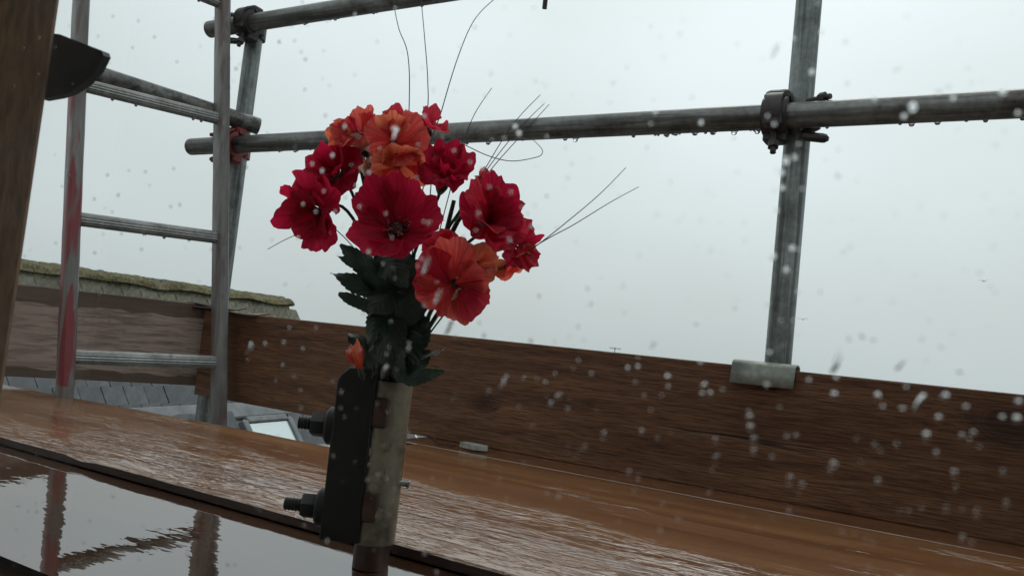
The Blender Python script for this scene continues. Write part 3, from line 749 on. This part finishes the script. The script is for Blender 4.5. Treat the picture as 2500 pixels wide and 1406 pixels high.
# black angle: front leg and side leg
b = MB(); hx0, hx1 = -.054, -.012
vs = []
prof2 = [(hx0, zb+.0003), (hx1, zb+.0003), (hx1, zt+.012), (hx0+.012, zt+.012), (hx0+.003, zt+.003), (hx0, zt-.004)]
for y in (-.0255, -.0175):
    for x, z in prof2: vs.append(BP(x, y, z))
n = len(prof2); b.add(vs, [tuple(range(n)), tuple(range(2*n-1, n-1, -1))] + [(i, n+i, n+(i+1) % n, (i+1) % n) for i in range(n)])
br = b.build('bracket', M['black_steel'], stub, True, angle=30); md = br.modifiers.new('b', 'BEVEL'); md.width = .002; md.segments = 2
b = MB(); b.box(BP(hx0+.005, .004, (zb+zt-.02)/2), (.009, .042, zt-.02-zb-.001), Bm, bev=.002); b.build('bracket_leg', M['black_steel'], stub)
def stub_bolt(z, L, slope):
    d = (LFT + Vector((0,0,slope))).normalized(); p = BP(hx0+.002, -.004, z)
    Nm = Matrix.Rotation(.3, 3, d)
    b = MB(); pts = []; rad = []; n = int(L/.0018)
    for i in range(n+1): pts.append(p+d*(L*i/n)); rad.append(.0073 if i % 2 else .0062)
    b.tube(pts, rad, 14); bo = b.build('bolt', M['black_steel'], stub)
    b = MB(); b.tube([p+d*.001, p+d*.009, p+d*.012], [.0205, .0205, .017], 24); b.build('washer', M['black_steel'], bo)
    b = MB(); b.tube([p+d*.012, p+d*.014, p+d*.026, p+d*.028], [.0125, .0138, .0138, .0125], 6); b.build('nut', M['black_steel'], bo)
stub_bolt(PY(790, 1025, .705).z-EZ, .042, .0); stub_bolt(PY(770, 1215, .705).z-EZ, .047, .0)
for z, w in ((PY(940, 1010, .685).z-EZ, .026), (PY(905, 1240, .685).z-EZ, .025)):
    b = MB(); b.box(BP(-.004, -.0225, z), (.017, .007, w*1.25), Bm, bev=.002); b.build('bolt_head', M['strip'], stub)
b = MB(); b.tube([BP(.022, -.006, -.163), BP(.031, -.006, -.1635), BP(.0312, -.006, -.1635), BP(.0335, -.006, -.164)], [.003, .003, .0045, .0045], 8); b.build('screw', M['galv'], stub)
for i in range(9):
    b = MB(); z = -.125-.0085*i + random.uniform(-.003, .003); x = random.uniform(-.013, .008)
    y = -math.sqrt(max(.0242**2-x*x, 1e-6))
    s = random.uniform(.004, .008)
    b.tube([BP(x, y+.003, z), BP(x*1.02, y-.0006, z), BP(x*1.04, y-.0022, z)], [s, s*.9, s*.35], 9, jit=.25); b.build('cement_lump', M['stub'], stub)

# ------------------------------------------------------------------ artificial bouquet
BD = (W(SX, SY, zt)-EYE).dot(FW)-.004                                           # distance of the bouquet along the view axis
def BQ(x, y, dd=0): return P(x, y, BD+dd)
SC = BD/FPX                                          # metres per photo pixel there
bq = empty('bouquet', W(SX, SY, zt)); tag(bq, 'bunch of artificial red and coral flowers with dark green leaves in the tube', 'bouquet')
mouth = W(SX, SY, zt-.01)
def dirc(a, b_, c): return (RT*a + UP*b_ - FW*c).normalized()
def petal(parent, c, N, ax, L, A, e0, e1, ruf, mat, rg, notch=.05, off=0, lobes=5):
    T = N.cross(ax); ph = rg.uniform(0, 6.3); ph2 = rg.uniform(0, 6.3); sk_ = rg.uniform(-.18, .18); seed = rg.uniform(0, 99); pl_ = rg.uniform(7, 13); cu_ = rg.choice((-1.1, -.5, 0, .4, .8))
    def fn(u, v):
        s = u*2-1
        an = A*s*(.42+.58*v**.55) + sk_*v
        edge = 1-.26*s**4-.05*s*s            # rounded outer end
        rag = 1 + notch*v**4*(math.sin(s*2.6+ph)+.5*math.sin(s*6.1+ph2)) + .10*v**4*mnoise.noise(Vector((s*6, seed, 0))) + .05*v**6*mnoise.noise(Vector((s*19, seed, 3)))
        r_ = L*(.05+.95*v)*(1-(1-edge)*v)*rag
        fold_ = .035*L*v*v*math.sin(s*pl_+ph2)*(1-.3*v)
        curl_ = cu_*L*max(0, v-.62)**2
        # integrate the elevation roughly: height follows mean slope
        elm = e0 + (e1-e0)*v**1.3*.55
        cup = .16*L*v*(s*s)*math.cos(elm)
        z = r_*math.sin(elm) + cup + ruf*L*v**2.2*(math.sin(s*3.6+ph)*.8+.5*math.sin(s*7.3+ph2)+.25*math.sin(s*14+ph*2)*v) + .05*L*v*mnoise.noise(Vector((s*2.2, v*3, seed))) + off + fold_ + curl_
        rr = r_*math.cos(elm) - abs(curl_)*.5
        return c + ax*(rr*math.cos(an)) + T*(rr*math.sin(an)) + N*z
    b = MB(); b.grid(fn, 22, 11); return b.build('petal', M[mat], parent, True, angle=None)
def flower(x, y, rpx, dd, face, mats, n=6, e0=.9, e1=.15, ruf=.07, seed=0, stamens=True, layers=1, squash=None, lobes=5, stem=True, A=None, notch=.05, Lvar=.18):
    rg = random.Random(seed); c = BQ(x, y, dd); N = dirc(*face); L = rpx*SC*1.12
    a = N.orthogonal().normalized(); bb = N.cross(a)
    # receptacle and green cup behind the petals
    b = MB(); b.tube([c-N*.016, c-N*.012, c-N*.004, c+N*.001, c+N*.004], [.0022, .0045, .0075, .0065, .001], 10)
    fl = b.build('flower', M['stem'], bq)
    for ly in range(layers):
        k_ = n if ly == 0 else max(4, n-2); ph = rg.uniform(0, 6.3)
        for i in range(k_):
            an = ph + 2*math.pi*i/k_ + rg.uniform(-.14, .14); ax = a*math.cos(an)+bb*math.sin(an)
            sc = (1-.22*ly)*rg.uniform(1-Lvar, 1+Lvar)
            mt = mats[(i+ly) % len(mats)] if len(mats) > 1 and rg.random() < .75 else mats[0]
            petal(fl, c, N, ax, L*sc, (A or (math.pi/k_*1.8)), e0+.25*ly+rg.uniform(-.12, .12), e1+.45*ly+rg.uniform(-.3, .3), ruf, mt, rg, notch, .0015*(i % 3)+.003*ly, lobes)
    if stamens:
        s_ = MB(); tp = MB(); k_ = 34 if rpx > 80 else 16
        for i in range(k_):
            an = rg.uniform(0, 6.3); t = math.sqrt(rg.random()); h = rpx*SC*rg.uniform(.26, .5)
            d = (N*1.0 + (a*math.cos(an)+bb*math.sin(an))*t*.95).normalized()
            s_.tube([c+N*.002, c+d*h*.6, c+d*h], [.0009, .0007, .0006], 5); tp.tube([c+d*h*.96, c+d*h*1.02, c+d*h*1.08], [.0008, .0015, .0005], 5)
        s_.tube([c, c+N*.008, c+N*.013, c+N*.015], [.006, .0085, .007, .001], 10)
        st = s_.build('stamens', M['stamen'], fl); tp.build('stamen_tips', M['tip'], fl)
    if stem:
        p0 = c-N*.015; p1 = c-N*.05*(rpx/90); p3 = mouth + RT*rg.uniform(-.012, .012) + FW*rg.uniform(-.01, .01)
        p2 = p3 + UP*.1 + (c-p3)*.18; pts = []
        for i in range(15):
            t = i/14; pts.append(p0*(1-t)**3 + p1*3*t*(1-t)**2 + p2*3*t*t*(1-t) + (p3-Vector((0,0,.05)))*t**3)
        b = MB(); b.tube(pts, .0019, 7); b.build('stem', M['stem'], bq)
    return fl
CR, SCA, CO, ORG, PA = 'crimson', 'scarlet', 'coral', 'orange', 'pale'
# crimson poppies
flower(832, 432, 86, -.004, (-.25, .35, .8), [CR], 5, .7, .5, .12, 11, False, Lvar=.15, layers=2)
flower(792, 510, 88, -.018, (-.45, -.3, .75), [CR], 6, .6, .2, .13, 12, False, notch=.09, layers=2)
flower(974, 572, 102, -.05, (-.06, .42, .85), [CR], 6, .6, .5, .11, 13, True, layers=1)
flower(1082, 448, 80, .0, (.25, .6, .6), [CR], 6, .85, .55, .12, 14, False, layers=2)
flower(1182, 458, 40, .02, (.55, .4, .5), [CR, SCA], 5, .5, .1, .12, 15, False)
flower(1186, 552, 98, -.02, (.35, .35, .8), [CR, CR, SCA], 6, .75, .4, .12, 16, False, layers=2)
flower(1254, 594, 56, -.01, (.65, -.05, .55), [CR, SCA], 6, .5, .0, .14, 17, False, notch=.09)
# coral and orange blossoms
flower(884, 330, 55, -.01, (-.2, .45, .8), [CO, SCA, CO], 6, .6, .2, .13, 21, False)
flower(834, 336, 42, .0, (-.55, .05, .7), [ORG, CO], 5, .4, .0, .13, 31, False)
flower(962, 354, 66, -.03, (.05, .1, 1), [CO, ORG, CO], 6, .5, .0, .14, 22, False, Lvar=.25)
flower(985, 318, 44, -.012, (.1, .5, .7), [CO, SCA], 5, .6, .2, .11, 38, False)
flower(1046, 320, 46, -.006, (.45, .6, .45), [SCA, CO], 5, .8, .35, .1, 23, False)
flower(893, 375, 56, .0, (-.15, -.75, .5), [PA, CO, PA], 4, .3, -.1, .1, 24, False)
flower(975, 398, 60, -.025, (.15, -.7, .6), [ORG, CO, ORG], 5, .35, -.1, .12, 25, False)
flower(1085, 612, 58, -.03, (.1, .1, 1), [SCA, CO], 5, .6, .1, .12, 26, False)
flower(1108, 692, 82, -.05, (.12, -.2, 1), [CO, SCA, CO], 6, .45, -.1, .14, 27, False, Lvar=.25)
flower(1150, 728, 52, -.04, (.3, -.5, .8), [CO, PA], 4, .3, -.1, .1, 39, False)
flower(1162, 648, 54, -.035, (.4, .25, .8), [ORG], 5, .4, .05, .12, 28, False)
flower(1252, 632, 52, .005, (.35, -.75, .4), [ORG, CO], 5, .3, -.1, .12, 29, False)
# orange-red bud low on the left
c = BQ(874, 878, -.05); N = dirc(-.2, .8, .3)
b = MB(); b.tube([c-N*.024, c-N*.018, c-N*.01], [.002, .004, .003], 8); bud = b.build('bud', M['stem'], bq)
rg = random.Random(31)
for i in range(4):
    a = N.orthogonal().normalized(); ax = a*math.cos(i*1.6)+N.cross(a)*math.sin(i*1.6)
    petal(bud, c-N*.014, N, ax, .034, 1.25, 1.0, 1.5, .03, [SCA, ORG, CO, ORG][i], rg, .03)
# extra petals hanging from the upper coral bunch
# small branching stems seen between the flowers
for pts in (((905, 410), (893, 440), (912, 470), (916, 520)), ((905, 405), (905, 445), (914, 475), (916, 520)), ((945, 418), (932, 455), (918, 468), (914, 520)), ((1035, 360), (1033, 420), (1020, 470), (1000, 560)),
            ((1110, 490), (1100, 530), (1085, 590), (1040, 700)), ((1150, 500), (1120, 540), (1090, 600), (1020, 760)), ((1215, 650), (1170, 680), (1080, 750), (1010, 860)), ((1060, 745), (1040, 790), (1000, 860), (975, 930)), ((862, 578), (885, 605), (905, 660), (940, 780))):
    b = MB(); b.tube([BQ(x, y, .015) for x, y in pts], [.0024, .0026, .0026, .0026], 7); b.build('stem', M['stem'], bq)
# wiry grass
def spline(pts, n=10):
    out = []; q = [pts[0]] + list(pts) + [pts[-1]]
    for i in range(1, len(q)-2):
        for j in range(n):
            t = j/n; o = []
            for a_ in range(2):
                p0, p1, p2, p3 = (q[i-1][a_], q[i][a_], q[i+1][a_], q[i+2][a_])
                o.append(.5*(2*p1+(p2-p0)*t+(2*p0-5*p1+4*p2-p3)*t*t+(3*p1-p0-3*p2+p3)*t**3))
            out.append(o)
    out.append(list(pts[-1])); return out
wires = [(((975, 900), (985, 600), (1000, 280), (998, 140), (975, 70), (962, 0), (960, -60)), .02), (((980, 900), (1010, 600), (1043, 300), (1046, 200), (1038, 90), (1030, 0), (1026, -70)), .01),
         (((985, 900), (1040, 420), (1080, 270), (1120, 140), (1160, 50), (1215, -6), (1260, -40)), .03), (((990, 900), (1060, 620), (1120, 395), (1155, 290), (1202, 216)), .0),
         (((990, 900), (1080, 600), (1170, 440), (1250, 310), (1320, 233)), .01), (((990, 900), (1090, 580), (1180, 430), (1265, 320), (1330, 254)), .025), (((990, 900), (1090, 590), (1185, 435), (1275, 330), (1342, 256)), .035),
         (((990, 900), (1040, 600), (1060, 400), (1090, 342), (1115, 345), (1190, 380), (1250, 394), (1310, 385), (1325, 375), (1322, 362), (1300, 340)), .03),
         (((990, 900), (1120, 730), (1300, 608), (1400, 530), (1470, 470), (1529, 410)), -.01), (((990, 900), (1130, 720), (1310, 600), (1400, 550), (1490, 495), (1560, 457)), .0), (((960, 880), (900, 660), (800, 545), (745, 566), (700, 585), (656, 609)), .02)]
for pts, dd in wires:
    s = spline(pts); n = len(s); b = MB()
    b.tube([BQ(x, y, dd*min(1, i/8)) for i, (x, y) in enumerate(s)], [.00075-.0004*i/n for i in range(n)], 5); b.build('grass_blade', M['stem'], bq)
# serrated leaves
def leaf(tip, base, wpx, dd0, dd1, roll_=0, bend=.12, seed=0, mat='leaf', fold=.25):
    rg = random.Random(seed); p1 = BQ(*tip, dd1); p0 = BQ(*base, dd0); ax = p1-p0; L = ax.length; t = ax.normalized()
    s = t.cross(-FW).normalized(); nn = s.cross(t); q = Matrix.Rotation(roll_, 3, t); s = q @ s; nn = q @ nn; w = wpx*SC*.5
    NT_ = 11
    def fn(u, v):
        e = u*2-1; wid = w*max(.05, math.sin(math.pi*min(1, v*.96+.04)**.85))**.8
        if abs(e) > .99: wid *= 1 + .16*((v*NT_) % 1 - .5) - .03
        x = e*wid
        return p0 + ax*(v + (.035*((v*NT_) % 1) if abs(e) > .99 else 0)*.6) + s*x + nn*(bend*L*math.sin(v*math.pi*.9) - fold*abs(x) + .004*math.sin(v*9+seed)*e)
    b = MB(); b.grid(fn, 8, 33); return b.build('leaf', M[mat], bq, True, angle=None)
LV = [((832, 597), (955, 705), 62, .0, -.02, .2), ((824, 626), (950, 690), 26, .005, .0, .5), ((808, 668), (962, 735), 52, -.01, -.03, .5), ((828, 716), (968, 772), 46, -.01, -.035, -.3),
      ((905, 632), (950, 770), 92, -.005, -.03, -.2), ((1000, 615), (965, 790), 120, .0, -.03, .15), ((1046, 690), (950, 800), 96, -.012, -.03, .3), ((930, 650), (985, 800), 110, .01, .0, .1),
      ((905, 772), (975, 690), 88, -.02, -.05, .3), ((1000, 700), (930, 620), 80, -.02, -.045, -.2), ((902, 842), (955, 735), 70, -.012, -.03, .1), ((945, 905), (960, 745), 84, -.015, -.04, .0), ((1056, 768), (978, 885), 74, .0, -.01, -.3),
      ((1052, 855), (968, 930), 64, -.005, -.01, .4), ((1010, 915), (985, 770), 84, -.005, -.028, .2), ((852, 815), (935, 900), 66, .0, .0, .2), ((905, 925), (935, 810), 54, -.01, -.02, -.2), ((1088, 906), (955, 918), 54, -.02, -.045, .25),
      ((985, 935), (960, 800), 70, -.02, -.04, .4), ((1040, 800), (960, 720), 70, .005, .0, -.2), ((870, 690), (965, 640), 60, .01, .0, .4), ((1030, 640), (940, 690), 70, .01, .01, -.4), ((1266, 508), (1232, 545), 30, .0, .0, .2), ((1205, 660), (1240, 640), 22, .0, .0, .2), ((930, 905), (915, 835), 40, -.02, -.03, .3)]
for i, (tp_, bs, w, d0, d1, rl_) in enumerate(LV): leaf(tp_, bs, w, d0, d1, rl_, seed=i, bend=random.uniform(.04, .14))
leaf((1087, 851), (1030, 872), 12, -.02, -.03, .3, seed=77, mat='pale_leaf')

# ------------------------------------------------------------------ small things on the deck
c = PZ(1160, 1095, D1)
b = MB(); pts = [(-.031, -.012), (.01, -.021), (.033, -.004), (.024, .014), (-.012, .02), (-.028, .006)]
b.v = [c+Vector((x, y, .0002)) for x, y in pts] + [c+Vector((x*.97, y*.97, .0085+.003*random.random())) for x, y in pts]
n = len(pts); b.f = [tuple(range(n))[::-1], tuple(range(n, 2*n))] + [(i, (i+1) % n, n+(i+1) % n, n+i) for i in range(n)]; b.mi = [0]*len(b.f)
tag(b.build('stone_chip', M['stone'], None, False), 'pale grey-green stone chip lying on the deck by the toe board', 'stone')
c = PZ(1075, 1083, D1)
b = MB(); pts = [(-.035, .004), (.0, -.006), (.036, -.006), (.038, .002), (.0, .005), (-.03, .009)]
b.v = [c+Vector((x, y, .0002+.008*(x < -.02))) for x, y in pts] + [c+Vector((x, y, .003+.01*(x < -.02))) for x, y in pts]
b.f = [tuple(range(n))[::-1], tuple(range(n, 2*n))] + [(i, (i+1) % n, n+(i+1) % n, n+i) for i in range(n)]; b.mi = [0]*len(b.f)
tag(b.build('wood_sliver', M['edge'], None, False), 'thin dark sliver lying beside the stone chip', 'sliver')

# birds
for (x, y, d, w, lab) in ((1960, 780, 60, .42, 'tiny dark bird flying beside the lone post'), (2402, 687, 60, .36, 'tiny dark bird flying alone in the open grey sky')):
    c = P(x, y, d); a = RT; e = empty('bird', c); tag(e, lab, 'bird')
    b = MB(); b.tube([c-FW*.12, c-FW*.06, c, c+FW*.1, c+FW*.17], [.01, .03, .035, .02, .005], 8); b.build('body', M['bird'], e)
    for s in (-1, 1):
        b = MB(); b.grid(lambda u, v: c + a*(s*w*(.06+.94*u)) + UP*(.09*math.sin(u*2.6)-.0*u) + FW*((v-.5)*.1*(1-.8*u)), 6, 2); o = b.build('wing', M['bird'], e); md = o.modifiers.new('s', 'SOLIDIFY'); md.thickness = .012

# ------------------------------------------------------------------ rain on the window pane
def drop_mesh(name, h, stretch, seed):
    rg = random.Random(seed); b = MB(); n = 14; rings = 5; vs = []
    for i in range(rings+1):
        a = (math.pi/2)*i/rings; rr = math.cos(a); y = math.sin(a)*h
        if i == rings: vs.append((0, y, 0)); break
        for j in range(n):
            t = 2*math.pi*j/n; q = 1+.3*mnoise.noise(Vector((math.cos(t)*1.5, math.sin(t)*1.5, seed)))
            vs.append((rr*math.cos(t)*q, y, rr*math.sin(t)*stretch*q))
    fs = [(i*n+j, i*n+(j+1) % n, i*n+n+(j+1) % n, i*n+n+j) for i in range(rings-1) for j in range(n)] + [((rings-1)*n+j, (rings-1)*n+(j+1) % n, rings*n) for j in range(n)] + [tuple(range(n-1, -1, -1))]
    me = bpy.data.meshes.new(name); me.from_pydata(vs, [], fs); me.shade_smooth(); me.set_sharp_from_angle(angle=R(60)); me.materials.append(M['water']); me.update(); return me
dm = [drop_mesh('raindrop', (.3, .4, .5, .6, .45)[i], (1, 1.1, 1, 1.25, 1.6)[i], i) for i in range(5)]; ds = [drop_mesh('raindrop', .4, 3.4, 10+i) for i in range(2)]
rg = random.Random(5)
def drop(x, y, r, me, rz=0):
    p = PY(x, y, GY+.00008); o = inst('raindrop', me, p, Quaternion((0, 1, 0), rz), pane, (r, r, r))
marks = [(1920, 395), (1915, 425), (1910, 465), (1900, 520), (1890, 630), (1925, 658), (1835, 1022), (1838, 1046), (1846, 1068), (1846, 1096), (1890, 1117), (1933, 1172), (1965, 1180), (2040, 965), (2157, 992), (2140, 968), (2290, 1022), (2330, 1152), (2265, 1065), (2310, 968), (2485, 1020), (2450, 1015),
         (1725, 940), (1735, 960), (1636, 918), (1558, 900), (1365, 970), (1352, 988), (2140, 242), (2230, 270), (2290, 225), (2330, 245), (2450, 228), (850, 485), (970, 320), (1060, 545), (1175, 525), (1370, 1205), (1480, 1060), (1570, 1050), (2035, 1135), (2345, 1065), (2145, 1170), (1265, 312), (1275, 330), (628, 845), (655, 838), (700, 840), (260, 722), (1010, 850), (1240, 933)]
for x, y in marks: drop(x+rg.uniform(-4, 4), y+rg.uniform(-4, 4), rg.uniform(.00028, .0005), rg.choice(dm))
for x, y in ((1050, 650), (1078, 725), (1105, 800), (2045, 880), (2200, 885), (2245, 985), (1748, 1128), (1240, 930), (1895, 130), (620, 850), (975, 330), (950, 905)): drop(x, y, rg.uniform(.00034, .00055), rg.choice(ds), rg.uniform(.25, .45))
pts = []
while len(pts) < 235:
    x, y = rg.uniform(30, 2490), rg.uniform(20, 1390)
    dens = .35 + .5*max(0, mnoise.noise(Vector((x/420, y/420, 4)))+.25) + (.3 if y > 780 and x > 1000 else 0) + (.2 if 650 < x < 1350 and 250 < y < 800 else 0)
    if rg.random() > dens: continue
    if any((x-a)**2+(y-b_)**2 < 26**2 for a, b_ in pts): continue
    pts.append((x, y)); drop(x, y, rg.uniform(.00016, .00036), rg.choice(dm))

fb_ = MB(); n = 0
while n < 340:
    x, y = rg.uniform(10, 2490), rg.uniform(10, 1396)
    if x > 1400 and rg.random() < .45: continue
    p = PY(x, y, GY+.00008); r = rg.uniform(.00014, .0003); n += 1; m_ = rg.choice(dm)
    fb_.add([p + v.co*r for v in m_.vertices], [tuple(f.vertices) for f in m_.polygons])
o = fb_.build('fine_raindrops', M['water'], pane, True, angle=60); o['kind'] = 'stuff'
